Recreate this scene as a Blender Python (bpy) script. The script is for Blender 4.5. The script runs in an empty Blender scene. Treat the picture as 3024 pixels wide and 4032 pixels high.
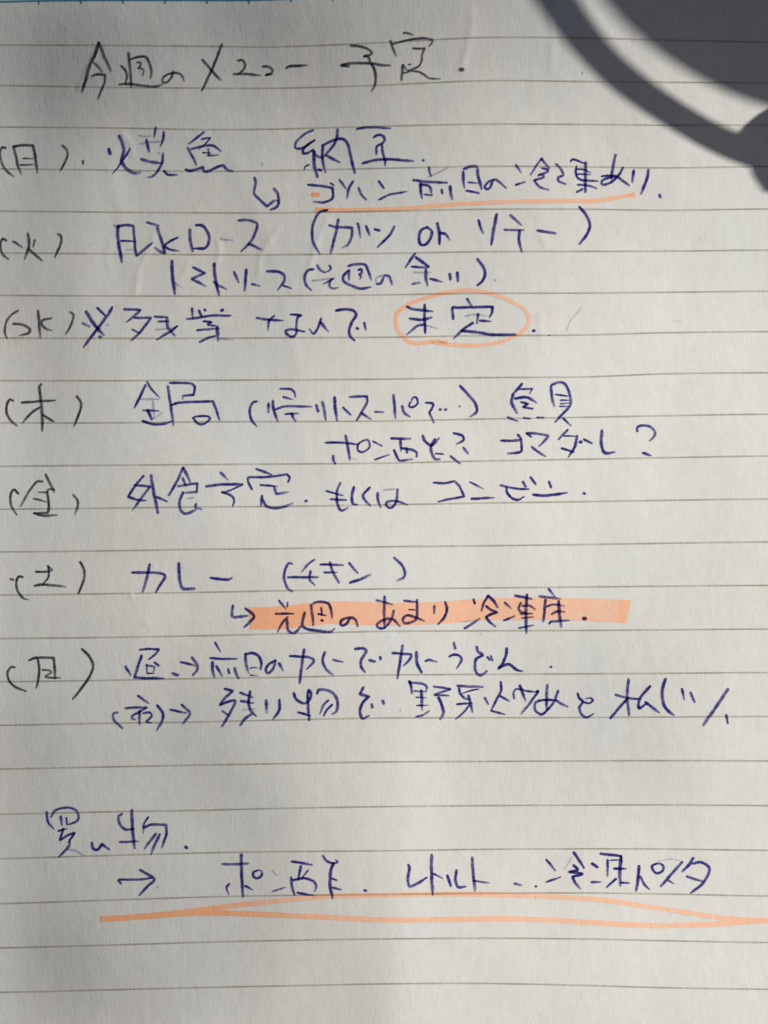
import bpy, math, random
import numpy as np

# ------------------------------------------------------------------ camera, world, sun, exposure
SC = bpy.context.scene
MM = 0.001
FPX, CX, CY = 3028.0, 1512.0, 2016.0          # focal length and centre in photo pixels
CAM_H = 126.5                                   # mm above the paper
PITCH = math.radians(1.4)                       # the near (lower) edge is a little closer
cam_d = bpy.data.cameras.new('camera')
cam = bpy.data.objects.new('camera', cam_d)
SC.collection.objects.link(cam)
cam_d.sensor_fit = 'VERTICAL'
cam_d.sensor_height = 24.0
cam_d.lens = 24.0 * FPX / 4032.0
cam_d.clip_start = 0.004
cam_d.clip_end = 20.0
cam.location = (0, 0, CAM_H * MM)
cam.rotation_euler = (PITCH, 0, 0)
SC.camera = cam

SUN_EL = math.radians(20.0)
SUN_DIR = np.array([0.90, 0.436])               # azimuth towards the sun, on the page plane
SUN_DIR = SUN_DIR / np.linalg.norm(SUN_DIR)
S3 = np.array([SUN_DIR[0] * math.cos(SUN_EL), SUN_DIR[1] * math.cos(SUN_EL), math.sin(SUN_EL)])
world = bpy.data.worlds.new('World'); SC.world = world
world.use_nodes = True
wn = world.node_tree; wn.nodes.clear()
sky = wn.nodes.new('ShaderNodeTexSky'); sky.sky_type = 'NISHITA'; sky.sun_disc = False
sky.sun_elevation = SUN_EL
sky.air_density = 0.2; sky.dust_density = 1.4; sky.ozone_density = 0.4
sky.sun_rotation = math.atan2(SUN_DIR[0], SUN_DIR[1])
bgn = wn.nodes.new('ShaderNodeBackground'); bgn.inputs['Strength'].default_value = 0.05
won = wn.nodes.new('ShaderNodeOutputWorld')
wn.links.new(sky.outputs[0], bgn.inputs['Color']); wn.links.new(bgn.outputs[0], won.inputs['Surface'])

sun_d = bpy.data.lights.new('sun', 'SUN')
sun_d.energy = 5.0; sun_d.angle = math.radians(0.45); sun_d.color = (1.0, 0.982, 0.935)
sun = bpy.data.objects.new('sun', sun_d); SC.collection.objects.link(sun)
sun.location = tuple(S3 * 1.5)
from mathutils import Vector
sun.rotation_euler = Vector(tuple(S3)).to_track_quat('Z', 'Y').to_euler()

SC.view_settings.view_transform = 'Standard'
SC.view_settings.look = 'None'
SC.view_settings.exposure = 0.46
SC.view_settings.gamma = 1.0
SC.cycles.transparent_max_bounces = 24

# ------------------------------------------------------------------ the paper's relief, in mm
def ray(px, py):
    X = (np.asarray(px, float) - CX) / FPX
    Y = -(np.asarray(py, float) - CY) / FPX
    c, s = math.cos(PITCH), math.sin(PITCH)
    dx, dy, dz = X, Y * c + s, Y * s - c          # camera looks down -Z, tipped about X
    return dx, dy, dz
def plane(px, py, z=0.0):
    dx, dy, dz = ray(px, py)
    t = (z - CAM_H) / dz
    return dx * t, dy * t

RIDGES = [  # faint dents and creases pressed into the sheet: photo points, height mm, half width mm
    ([(377,182),(335,250),(290,325)], .045, .35), ([(475,515),(508,556),(518,610)], .040, .35),
    ([(432,940),(410,980),(408,1010),(420,1050)], .030, .4), ([(605,925),(565,1005),(540,1055),(528,1140)], .045, .45),
    ([(857,945),(868,980),(866,1010),(858,1040)], .050, .35), ([(1100,915),(1050,980),(1025,1030),(1022,1085)], .045, .45),
    ([(1290,890),(1245,980),(1232,1040),(1210,1110)], .05, .45), ([(745,1030),(720,1080),(700,1130)], .035, .4),
    ([(1835,175),(1838,230),(1800,360)], .035, .45), ([(2133,0),(2135,150),(2142,360)], .035, .5),
    ([(2120,1240),(2130,1330)], .03, .4), ([(1160,1120),(1150,1160)], .03, .4),
    ([(520,2344),(521,2349)], .11, .22), ([(578,2446),(579,2452)], .11, .22), ([(782,2606),(786,2612)], .09, .22),
    ([(1655,862),(1640,900)], .03, .4), ([(2118,940),(2140,975)], .04, .3),
    ([(930,650),(1090,1050),(1190,1500)], .02, 1.2), ([(430,650),(520,1100),(470,1500)], .02, 1.3),
]
RW = []
for pts, a, w in RIDGES:
    p = np.array(pts, float)
    x, y = plane(p[:, 0], p[:, 1])
    RW.append((np.stack([x, y], 1), a, w))
rng = np.random.default_rng(5)
WAVES = []
for i in range(26):
    wl = rng.uniform(9, 44); an = rng.normal(0.0, 0.55)
    WAVES.append((math.cos(an) * 2 * math.pi / wl, math.sin(an) * 2 * math.pi / wl, rng.uniform(0, 6.28), 0.0030 * wl / (2 * math.pi)))

def softplus_ramp(t, w):       # integral of a smooth 0..1 step of width w
    return w * np.logaddexp(0.0, t / w)
# The sheet's bulge is shaped for its light and shade: slope along the light's azimuth, at photo points.
# (px, py, how squarely it faces the low sun: 0.5 lies level, more tips towards it)
FACING = [(80,90,0.180),(760,90,0.212),(1310,90,0.227),(1800,90,0.300),(2150,90,0.370),(2500,90,0.420),(2950,90,0.450),
 (80,480,0.240),(760,480,0.290),(1310,480,0.300),(1800,480,0.380),(2250,480,0.460),(2950,480,0.500),
 (80,900,0.300),(760,900,0.360),(1310,900,0.380),(1800,900,0.450),(2250,900,0.520),(2950,900,0.540),
 (80,1350,0.350),(760,1350,0.400),(1310,1350,0.460),(1800,1350,0.510),(2250,1350,0.570),(2950,1350,0.575),
 (80,2090,0.370),(760,2090,0.440),(1310,2090,0.530),(1560,2090,0.555),(2250,2090,0.575),(2950,2090,0.560),
 (80,2930,0.330),(760,2930,0.342),(1310,2930,0.452),(1620,2930,0.540),(2160,2930,0.490),(2950,2930,0.565),
 (80,3500,0.310),(760,3500,0.352),(1310,3500,0.432),(1620,3500,0.520),(2160,3500,0.570),(2950,3500,0.585),
 (80,3960,0.280),(760,3960,0.352),(1310,3960,0.442),(1620,3960,0.500),(2160,3960,0.560),(2950,3960,0.585)]
FA = np.array(FACING, float)
_fx, _fy = plane(FA[:, 0], FA[:, 1])
SLOPE = math.tan(SUN_EL) * (1 - FA[:, 2] / 0.5)
SG = 15.0
RU, RV = _fx * SUN_DIR[0] + _fy * SUN_DIR[1], -_fx * SUN_DIR[1] + _fy * SUN_DIR[0]
_G = np.exp(-((RU[:, None] - RU) ** 2 + (RV[:, None] - RV) ** 2) / (2 * SG * SG))
RBF_W = np.linalg.solve(_G.T @ _G + 0.02 * np.eye(len(RU)), _G.T @ SLOPE)
def erf_(x): return np.tanh(1.12838 * x + 0.10277 * x ** 3)
def height(x, y):
    x = np.asarray(x, float); y = np.asarray(y, float)
    u = x * SUN_DIR[0] + y * SUN_DIR[1]; v = -x * SUN_DIR[1] + y * SUN_DIR[0]
    h = np.zeros(np.broadcast(x, y).shape) + 1.0
    for a, b, w in zip(RU, RV, RBF_W):
        h = h + w * SG * 1.2533 * np.exp(-(v - b) ** 2 / (2 * SG * SG)) * (erf_((u - a) / (SG * 1.41421)) - erf_((0 - a) / (SG * 1.41421)))
    # foot of the page: a soft fold running up it, a little right of the middle
    fold = 1.0 / (1.0 + np.exp((y + 22.0) / 9.0))
    h = h + fold * (-0.030) * (softplus_ramp(x - 2.2 - 0.02 * (y + 40), 0.7) - softplus_ramp(x - 10.0, 5.0))
    for a, b, c, m in WAVES:
        h = h + m * np.sin(a * x + b * y + c)
    for P, amp, w in RW:
        lo = P.min(0) - 4 * w; hi = P.max(0) + 4 * w
        m = (x > lo[0]) & (x < hi[0]) & (y > lo[1]) & (y < hi[1])
        if not np.any(m): continue
        xx, yy = x[m], y[m]
        d2 = np.full(xx.shape, 1e9)
        for i in range(len(P) - 1):
            a, b = P[i], P[i + 1]; ab = b - a; L = ab @ ab + 1e-9
            tt = np.clip(((xx - a[0]) * ab[0] + (yy - a[1]) * ab[1]) / L, 0, 1)
            d2 = np.minimum(d2, (xx - a[0] - tt * ab[0]) ** 2 + (yy - a[1] - tt * ab[1]) ** 2)
        h = np.array(h); h[m] += amp * np.exp(-d2 / (w * w))
    return h
def on_paper(px, py):
    """photo pixel -> point (mm) of the curved sheet seen there"""
    z = np.zeros(np.shape(px)) + 3.0
    for _ in range(7):
        x, y = plane(px, py, z); z = height(x, y)
    return x, y

# ------------------------------------------------------------------ materials
def new_mat(name):
    m = bpy.data.materials.new(name); m.use_nodes = True
    nt = m.node_tree; nt.nodes.clear()
    out = nt.nodes.new('ShaderNodeOutputMaterial')
    return m, nt, out
def N(nt, t, **kw):
    n = nt.nodes.new(t)
    for k, v in kw.items(): setattr(n, k, v)
    return n
def coords(nt, scale):
    tc = N(nt, 'ShaderNodeNewGeometry'); mp = N(nt, 'ShaderNodeMapping')
    mp.inputs['Scale'].default_value = scale
    nt.links.new(tc.outputs['Position'], mp.inputs['Vector']); return mp.outputs[0]
def noise(nt, vec, detail=2.0, rough=.5, scale=1.0):
    n = N(nt, 'ShaderNodeTexNoise'); n.inputs['Scale'].default_value = scale
    n.inputs['Detail'].default_value = detail; n.inputs['Roughness'].default_value = rough
    nt.links.new(vec, n.inputs['Vector']); return n.outputs['Fac']
def maprange(nt, v, a, b, c, d):
    n = N(nt, 'ShaderNodeMapRange'); nt.links.new(v, n.inputs[0])
    for i, q in enumerate((a, b, c, d)): n.inputs[i + 1].default_value = q
    return n.outputs[0]
def mathn(nt, op, a, b):
    n = N(nt, 'ShaderNodeMath', operation=op)
    for i, q in enumerate((a, b)):
        if isinstance(q, (int, float)): n.inputs[i].default_value = q
        else: nt.links.new(q, n.inputs[i])
    return n.outputs[0]
def mixc(nt, f, a, b):
    n = N(nt, 'ShaderNodeMix', data_type='RGBA')
    if isinstance(f, (int, float)): n.inputs[0].default_value = f
    else: nt.links.new(f, n.inputs[0])
    for i, q in ((6, a), (7, b)):
        if isinstance(q, tuple): n.inputs[i].default_value = q + (1,) if len(q) == 3 else q
        else: nt.links.new(q, n.inputs[i])
    return n.outputs[2]
def paper_bump(nt):
    fib = noise(nt, coords(nt, (2600, 620, 1500)), 3, .6)          # fibres, longer down the page
    fine = noise(nt, coords(nt, (5200, 3600, 3000)), 2, .6)
    cock = noise(nt, coords(nt, (330, 200, 200)), 3, .55)           # slight cockle
    s = mathn(nt, 'ADD', mathn(nt, 'MULTIPLY', fib, 1.0), mathn(nt, 'MULTIPLY', fine, .35))
    b = N(nt, 'ShaderNodeBump'); b.inputs['Strength'].default_value = 1.0; b.inputs['Distance'].default_value = 0.000018
    nt.links.new(s, b.inputs['Height'])
    b2 = N(nt, 'ShaderNodeBump'); b2.inputs['Strength'].default_value = 1.0; b2.inputs['Distance'].default_value = 0.000032
    nt.links.new(cock, b2.inputs['Height']); nt.links.new(b.outputs[0], b2.inputs['Normal'])
    return b2.outputs[0]

PAPER, nt, out = new_mat('paper')
bs = N(nt, 'ShaderNodeBsdfPrincipled'); bs.inputs['Roughness'].default_value = .75
bs.inputs['Specular IOR Level'].default_value = .18
mott = noise(nt, coords(nt, (38, 30, 30)), 4, .6)
mot2 = noise(nt, coords(nt, (700, 420, 500)), 3, .65)
c1 = mixc(nt, maprange(nt, mott, .35, .65, 0, 1), (.765, .735, .675), (.735, .735, .695))
c2 = mixc(nt, maprange(nt, mot2, .3, .7, 0, 1), (.93, .93, .93), (1., 1., 1.))
mm = N(nt, 'ShaderNodeMix', data_type='RGBA', blend_type='MULTIPLY'); mm.inputs[0].default_value = 1
nt.links.new(c1, mm.inputs[6]); nt.links.new(c2, mm.inputs[7])
nt.links.new(mm.outputs[2], bs.inputs['Base Color'])
nt.links.new(paper_bump(nt), bs.inputs['Normal']); nt.links.new(bs.outputs[0], out.inputs[0])

def film(name, col, lo=.45, hi=1.0, sx=3000, sy=3000):
    """ink soaked into the paper: a clear film that only tints what lies under it"""
    m, nt, out = new_mat(name)
    at = N(nt, 'ShaderNodeAttribute'); at.attribute_name = 'ink_weight'
    n1 = noise(nt, coords(nt, (sx, sy, 3000)), 3, .7)
    grain = maprange(nt, n1, .36, .60, lo, hi)
    # a full line covers the tooth of the paper, a faint one skips over it
    inv = mathn(nt, 'SUBTRACT', 1.0, at.outputs['Fac'])
    skip = mathn(nt, 'MULTIPLY', mathn(nt, 'SUBTRACT', 1.0, grain), mathn(nt, 'ADD', mathn(nt, 'MULTIPLY', inv, 1.6), .35))
    f = mathn(nt, 'MULTIPLY', at.outputs['Fac'], mathn(nt, 'MAXIMUM', mathn(nt, 'SUBTRACT', 1.0, skip), 0.05))
    tr = N(nt, 'ShaderNodeBsdfTransparent'); nt.links.new(mixc(nt, f, (1., 1., 1.), col), tr.inputs[0])
    nt.links.new(tr.outputs[0], out.inputs[0]); return m
INK_B = film('blue_ink', (.095, .088, .43), .50)
INK_K = film('dark_ink', (.105, .10, .15), .6)
RULE = film('rule_print', (.69, .68, .625), .55, 1.0, 2200, 2600)
TEAL = film('header_print', (.17, .48, .66), .5, 1.0)
SMUDGE = film('pencil_smudge', (.55, .54, .55), .2, 1.0)

MARK, nt, out = new_mat('orange_highlighter')
at = N(nt, 'ShaderNodeAttribute'); at.attribute_name = 'ink_weight'
n1 = noise(nt, coords(nt, (420, 900, 500)), 3, .6)
n2 = noise(nt, coords(nt, (1500, 500, 1500)), 3, .6)
f = mathn(nt, 'ADD', at.outputs['Fac'], maprange(nt, n1, .3, .7, -.12, .12))
f = mathn(nt, 'ADD', f, maprange(nt, n2, .3, .7, -.10, .10))
bs = N(nt, 'ShaderNodeBsdfPrincipled'); bs.inputs['Roughness'].default_value = .8
bs.inputs['Specular IOR Level'].default_value = .15
nt.links.new(mixc(nt, f, (.88, .60, .45), (.96, .36, .13)), bs.inputs['Base Color'])
nt.links.new(paper_bump(nt), bs.inputs['Normal']); nt.links.new(bs.outputs[0], out.inputs[0])

PLASTIC, nt, out = new_mat('black_plastic')
bs = N(nt, 'ShaderNodeBsdfPrincipled')
nt.links.new(mixc(nt, noise(nt, coords(nt, (60, 60, 60)), 3), (.02, .02, .022), (.035, .035, .037)), bs.inputs['Base Color'])
bs.inputs['Roughness'].default_value = .45; nt.links.new(bs.outputs[0], out.inputs[0])
UNDERSIDE, nt, out = new_mat('caster_underside')
bs = N(nt, 'ShaderNodeBsdfPrincipled')
nt.links.new(mixc(nt, noise(nt, coords(nt, (90, 90, 90)), 3), (.16, .16, .165), (.19, .19, .195)), bs.inputs['Base Color'])
bs.inputs['Roughness'].default_value = .5; nt.links.new(bs.outputs[0], out.inputs[0])
WOOD, nt, out = new_mat('wood_table')
bs = N(nt, 'ShaderNodeBsdfPrincipled'); bs.inputs['Roughness'].default_value = .5
w = noise(nt, coords(nt, (9, 120, 9)), 5, .6)
nt.links.new(mixc(nt, maprange(nt, w, .3, .7, 0, 1), (.15, .085, .045), (.27, .165, .09)), bs.inputs['Base Color'])
nt.links.new(bs.outputs[0], out.inputs[0])

# ------------------------------------------------------------------ mesh helpers
def mesh_obj(name, V, F, mat, parent=None, dens=None, smooth=True):
    me = bpy.data.meshes.new(name)
    me.from_pydata([tuple(v) for v in V], [], F)
    if dens is not None:
        a = me.attributes.new('ink_weight', 'FLOAT', 'POINT'); a.data.foreach_set('value', np.asarray(dens, np.float32))
    if smooth: me.polygons.foreach_set('use_smooth', [True] * len(me.polygons))
    me.materials.append(mat); me.update()
    o = bpy.data.objects.new(name, me); SC.collection.objects.link(o)
    if parent: o.parent = parent
    return o
def empty(name, loc, label, cat):
    o = bpy.data.objects.new(name, None); SC.collection.objects.link(o); o.location = loc
    o.empty_display_size = .02; o['label'] = label; o['category'] = cat; return o
def box(x0, x1, y0, y1, z0, z1, b=0.0):
    V = [(x, y, z) for z in (z0, z1) for y in (y0, y1) for x in (x0, x1)]
    F = [(0, 2, 3, 1), (4, 5, 7, 6), (0, 1, 5, 4), (2, 6, 7, 3), (0, 4, 6, 2), (1, 3, 7, 5)]
    return V, F
def lathe(profile, n=96, c=(0, 0, 0), closed=False):
    V, F = [], []
    m = len(profile)
    for i in range(n):
        a = 2 * math.pi * i / n
        for r, z in profile: V.append((c[0] + r * math.cos(a), c[1] + r * math.sin(a), c[2] + z))
    for i in range(n):
        j = (i + 1) % n
        for k in range(m if closed else m - 1):
            l = (k + 1) % m
            F.append((i * m + k, j * m + k, j * m + l, i * m + l))
    return V, F

# ------------------------------------------------------------------ setting: the table under the notebook
_tx, _ty = np.meshgrid(np.linspace(-85, 97, 40), np.linspace(-150, 107, 50))
ZMIN = float(height(_tx, _ty).min())
TZ = (ZMIN - 5.0) * MM
V, F = box(-.6, .6, -.5, .5, TZ - .03, TZ)
o = mesh_obj('table_top', V, F, WOOD, smooth=False); o['kind'] = 'structure'

# ------------------------------------------------------------------ the notebook
PX0, PX1, PY0, PY1 = -85.0, 97.0, -150.0, 107.0      # the sheet, mm
nb = empty('notebook', (0, 0, TZ), 'open ruled notebook page with handwritten weekly menu in blue ink and orange highlighter', 'notebook')
def loc(V):   # world mm -> metres, relative to the notebook's base
    return [(x * MM, y * MM, z * MM - TZ) for x, y, z in V]

STEP = 0.45
nx, ny = int((PX1 - PX0) / STEP) + 1, int((PY1 - PY0) / STEP) + 1
gx, gy = np.meshgrid(np.linspace(PX0, PX1, nx), np.linspace(PY0, PY1, ny))
gz = height(gx, gy)
me = bpy.data.meshes.new('page')
co = np.stack([gx.ravel() * MM, gy.ravel() * MM, gz.ravel() * MM - TZ], 1).astype(np.float32)
idx = np.arange(nx * ny).reshape(ny, nx)
q = np.stack([idx[:-1, :-1], idx[:-1, 1:], idx[1:, 1:], idx[1:, :-1]], -1).reshape(-1, 4)
me.vertices.add(len(co)); me.vertices.foreach_set('co', co.ravel())
me.loops.add(q.size); me.loops.foreach_set('vertex_index', q.ravel().astype(np.int32))
me.polygons.add(len(q)); me.polygons.foreach_set('loop_start', np.arange(0, q.size, 4, dtype=np.int32))
me.polygons.foreach_set('use_smooth', np.ones(len(q), bool))
me.materials.append(PAPER); me.update(calc_edges=True)
page = bpy.data.objects.new('page', me); SC.collection.objects.link(page); page.parent = nb

# the sheets lying under it, each with its own edge, following the bulge
for k in range(6):
    sh = 0.35 * k
    xs = np.linspace(PX0 + .1, PX1 - sh, 46); ys = np.linspace(PY0 + sh * .4, PY1 - .1 - sh * .3, 60)
    X, Y = np.meshgrid(xs, ys)
    f = (k + 1) / 7.0
    Zs = height(X, Y) * (1 - f) + (ZMIN - .5) * f - .35 * (k + 1) * .8 - .2
    V = [(a, b, c) for a, b, c in zip(X.ravel(), Y.ravel(), Zs.ravel())]
    F = [(j * 46 + i, j * 46 + i + 1, (j + 1) * 46 + i + 1, (j + 1) * 46 + i) for j in range(59) for i in range(45)]
    mesh_obj('under_sheet', loc(V), F, PAPER, nb)

# ------------------------------------------------------------------ ribbons on the paper
def spline(pts, step=3.0):
    """pts: (x, y, corner) -> dense points; smooth between corners"""
    runs, cur = [], []
    for x, y, c in pts:
        cur.append((x, y))
        if c: runs.append(cur); cur = [(x, y)]
    if len(cur) > 1: runs.append(cur)
    outp = []
    for r in runs:
        P = np.array(r, float)
        if len(P) < 2: continue
        if len(P) == 2: Q = P
        E = np.vstack([2 * P[0] - P[1], P, 2 * P[-1] - P[-2]])
        for i in range(1, len(E) - 2):
            p0, p1, p2, p3 = E[i - 1], E[i], E[i + 1], E[i + 2]
            L = np.linalg.norm(p2 - p1); n = max(1, int(L / step))
            m1 = (p2 - p0) * .5; m2 = (p3 - p1) * .5
            for mq in (m1, m2):                       # keep tangents no longer than the span
                ln = np.linalg.norm(mq)
                if ln > L: mq *= L / ln
            for k in range(n):
                t = k / n
                a = (2*t**3 - 3*t**2 + 1) * p1 + (t**3 - 2*t**2 + t) * m1 + (-2*t**3 + 3*t**2) * p2 + (t**3 - t**2) * m2
                outp.append(a)
        outp.append(P[-1])
    A = [outp[0]]
    for a in outp[1:]:
        if np.linalg.norm(a - A[-1]) > .5: A.append(a)
    return np.array(A) if len(A) > 1 else np.array([A[0], A[0] + (1.0, 0.3)])

def ribbon(P, W, D, off, V, F, DD, caps=True):
    """P photo px (n,2); W widths px; D densities; appended to V, F, DD; off mm above the paper"""
    n = len(P)
    T = np.gradient(P, axis=0); T /= (np.linalg.norm(T, axis=1, keepdims=True) + 1e-9)
    Nn = np.stack([-T[:, 1], T[:, 0]], 1)
    b = len(V)
    Ls, Rs, Cs = P + Nn * W[:, None] / 2, P - Nn * W[:, None] / 2, P
    rows = [(Ls[i], Cs[i], Rs[i]) for i in range(n)]
    if caps:
        def cap(i, s):
            res = []
            for fr in (.55, .87, 1.0):
                c = P[i] + s * T[i] * W[i] / 2 * fr; hw = W[i] / 2 * math.sqrt(max(0, 1 - fr * fr)) + .15
                res.append((c + Nn[i] * hw, c, c - Nn[i] * hw))
            return res
        rows = cap(0, -1)[::-1] + rows + cap(n - 1, 1)
        D = np.concatenate([[D[0]] * 3, D, [D[-1]] * 3])
    A = np.array(rows).reshape(-1, 2)
    x, y = on_paper(A[:, 0], A[:, 1]); z = height(x, y) + off
    V.extend(zip(x, y, z))
    for i in range(len(rows)):
        DD.extend([D[i] * .80, D[i], D[i] * .80])
    for i in range(len(rows) - 1):
        a = b + 3 * i
        F.append((a, a + 3, a + 4, a + 1)); F.append((a + 1, a + 4, a + 5, a + 2))

O_MARK, O_RULE, O_INK = .010, .017, .024
rnd = random.Random(11)

# ruled lines: heights read along each at these columns
XS = [0, 400, 800, 1100, 1500, 1900, 2300, 2624, 3024]
LINES = '''177 178 182 184 168 148 150 158 166
336 343 347 347 335 318 321 324 326
500 503 510 508 497 489 490 493 493
665 669 675 672 663 655 657 661 656
831 835 838 838 832 824 824 828 823
996 999 1003 1003 998 991 990 989 985
1163 1165 1166 1165 1161 1155 1154 1151 1147
1331 1332 1332 1330 1328 1322 1319 1310 1306
1499 1499 1497 1496 1493 1487 1484 1472 1468
1665 1665 1661 1660 1658 1650 1643 1637 1631
1836 1832 1829 1827 1824 1815 1808 1802 1796
2005 2001 1996 1994 1988 1981 1975 1970 1965
2173 2169 2163 2160 2153 2149 2144 2139 2134
2343 2338 2332 2326 2319 2315 2311 2308 2305
2514 2510 2503 2496 2486 2484 2482 2480 2477
2684 2679 2671 2667 2658 2655 2653 2651 2648
2856 2848 2842 2835 2827 2826 2825 2823 2821
3028 3020 3012 3007 3000 2998 2996 2995 2996
3206 3197 3190 3183 3176 3172 3170 3169 3172
3381 3369 3358 3353 3350 3344 3342 3343 3348
3558 3545 3532 3526 3522 3517 3516 3520 3528
3732 3722 3710 3703 3697 3694 3697 3704 3711
3907 3898 3888 3882 3874 3872 3880 3889 3895'''
LN = [[float(v) for v in l.split()] for l in LINES.split('\n')]
for k in range(1, 6): LN.append([v + 178.5 * k for v in LN[22]])    # the page goes on below the frame
def rule_points(ys):
    p = [(-430, ys[0] + (ys[0] - ys[1]) * .5, 0)] + [(x, y, 0) for x, y in zip(XS, ys)] + [(3600, ys[-1] + 3, 0)]
    return p
for i, ys in enumerate(LN):
    P = spline(rule_points(ys), 9.0)
    # stay on the sheet
    x, y = on_paper(P[:, 0], P[:, 1]); P = P[(x > PX0 + .3) & (x < PX1 - .3) & (y > PY0 + .5)]
    if len(P) < 4: continue
    t = np.arange(len(P))
    W = 7.2 + .7 * np.sin(t * .37 + i) + .4 * np.sin(t * 1.7 + 2 * i)
    D = .88 + .12 * np.sin(t * .11 + i * 1.3)
    V, F, DD = [], [], []
    ribbon(P, W, D, O_RULE, V, F, DD, False)
    mesh_obj('ruled_line', loc(V), F, RULE, nb, DD)
# blue header rule with its tick marks
P = spline([(-430, 10, 0), (0, 7, 0), (150, 3, 0), (300, 1, 0), (600, 0, 0), (850, 1, 0), (1000, 0, 0), (1150, -5, 0), (1500, -20, 0), (1900, -36, 0), (2300, -34, 0), (3024, -16, 0), (3600, -8, 0)], 9.0)
x, y = on_paper(P[:, 0], P[:, 1]); P = P[(x > PX0 + .3) & (x < PX1 - .3)]
V, F, DD = [], [], []
ribbon(P, np.full(len(P), 9.0), np.full(len(P), .95), O_RULE, V, F, DD, False)
o = mesh_obj('header_rule', loc(V), F, TEAL, nb, DD); o['label'] = 'blue printed header line at the head of the page'
for k in range(-2, 20):
    tx = 153 + 165.5 * k
    yt = float(np.interp(tx, P[:, 0], P[:, 1]))
    V, F, DD = [], [], []
    ribbon(np.array([(tx, yt + 4.6), (tx + .3, yt + 8), (tx + .5, yt + 11.0)]), np.array([9., 9, 8]), np.full(3, 1.), O_RULE, V, F, DD)
    mesh_obj('tick_mark', loc(V), F, TEAL, nb, DD)

# ------------------------------------------------------------------ highlighter
def mark_stroke(name, pts, w, dens, label, endcaps=False):
    P = spline([(a, b, 0) for a, b in pts], 5.0)
    t = np.linspace(0, 1, len(P))
    W = np.full(len(P), float(w)) * (1 + .03 * np.sin(t * 37) + .02 * np.sin(t * 91))
    if isinstance(dens, (int, float)): D = np.full(len(P), float(dens))
    else: D = np.interp(t, [d[0] for d in dens], [d[1] for d in dens])
    V, F, DD = [], [], []
    ribbon(P, W, D, O_MARK + .0006 * mark_stroke.n, V, F, DD, endcaps)
    DD = [min(1.2, d / .8) if k % 3 != 1 else d for k, d in enumerate(DD)]
    mark_stroke.n += 1
    o = mesh_obj(name, loc(V), F, MARK, nb, DD); o['label'] = label
    return o
mark_stroke.n = 0
Z = 0.50033   # photo pixels per zoomed pixel
def zp(ox, oy, *pts): return [(ox + a * Z, oy + b * Z) for a, b in pts]
mark_stroke('highlighter_underline', zp(780, 480, (922, 690), (1100, 693), (1400, 690), (1640, 680)) + zp(1600, 560, (150, 506), (400, 488), (800, 468), (1100, 463), (1300, 461), (1480, 461)) + zp(2000, 560, (780, 447), (900, 426), (1000, 411)),
            17, [(0, .75), (.03, .7), (.06, .45), (.4, .35), (.97, .3), (.985, .6), (1, .6)], 'orange underline beneath the rice note')
mark_stroke('highlighter_dot', zp(780, 480, (905, 570), (925, 572), (945, 572)), 17, .95, 'small orange dab inside the first katakana', True)
mark_stroke('highlighter_circle', zp(1500, 1100, (525, 497), (440, 487), (340, 498), (225, 492), (140, 410), (118, 320), (135, 255), (230, 190), (380, 137), (520, 103), (650, 86), (780, 93), (930, 133), (1050, 187), (1135, 245), (1163, 320), (1120, 405), (1000, 470), (850, 512), (650, 520), (500, 508), (400, 492)),
            15.5, [(0, .5), (.15, .42), (.3, .42), (.6, .25), (.85, .35), (1, .5)], 'orange ring round the words for undecided')
# the broad band, filled edge to edge
top = [(978, 2391), (1080, 2388), (1225, 2373), (1300, 2367), (1425, 2369), (1525, 2373), (1600, 2372), (1700, 2370), (1850, 2360), (2000, 2354), (2100, 2353), (2200, 2353), (2480, 2362), (2484, 2363)]
bot = [(985, 2478), (1100, 2477), (1200, 2467), (1300, 2457), (1450, 2461), (1540, 2463), (1625, 2461), (1750, 2455), (1900, 2443), (2000, 2442), (2100, 2442), (2200, 2441), (2455, 2452), (2468, 2453)]
ta = spline([(a, b, 0) for a, b in top], 6); ba = spline([(a, b, 0) for a, b in bot], 6)
def resamp(A, n):
    s = np.r_[0, np.cumsum(np.linalg.norm(np.diff(A, axis=0), axis=1))]; t = np.linspace(0, s[-1], n)
    return np.stack([np.interp(t, s, A[:, 0]), np.interp(t, s, A[:, 1])], 1)
n = 300; ta = resamp(ta, n); ba = resamp(ba, n); rows = 10
V, F, DD = [], [], []
G = np.array([[ta[i] * (1 - j / rows) + ba[i] * (j / rows) + ((rnd.uniform(-1.5, 1.5), 0) if i in (0, n - 1) else (0, rnd.uniform(-.6, .6) if j in (0, rows) else 0)) for j in range(rows + 1)] for i in range(n)]).reshape(-1, 2)
x, y = on_paper(G[:, 0], G[:, 1]); z = height(x, y) + O_MARK
V = list(zip(x, y, z))
for i in range(n):
    for j in range(rows + 1):
        u = i / (n - 1); d = np.interp(u, [0, .1, .18, .25, .55, .97, .974, 1], [.60, .62, .5, .42, .33, .2, .42, .45])
        DD.append(d)
for i in range(n - 1):
    for j in range(rows): a = i * (rows + 1) + j; F.append((a, a + 1, a + rows + 2, a + rows + 1))
o = mesh_obj('highlighter_band', loc(V), F, MARK, nb, DD); o['label'] = 'broad orange highlighter band under the leftover freezer note'
mark_stroke('highlighter_swash', zp(380, 3480, (30, 276), (300, 258), (600, 230), (850, 200), (1100, 168), (1400, 138)) + zp(800, 3320, (820, 430), (1000, 418), (1300, 409)) + zp(1560, 3320, (0, 407), (300, 399), (600, 400), (1000, 412)) + zp(2194, 3480, (0, 102), (400, 132), (800, 192), (1150, 246), (1400, 278), (1680, 290), (1900, 292)),
            20, [(0, .65), (.10, .65), (.2, .48), (.24, .3), (.5, .22), (.85, .2), (.93, .35), (1, .4)], 'upper orange line of the wavy double underline')
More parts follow.
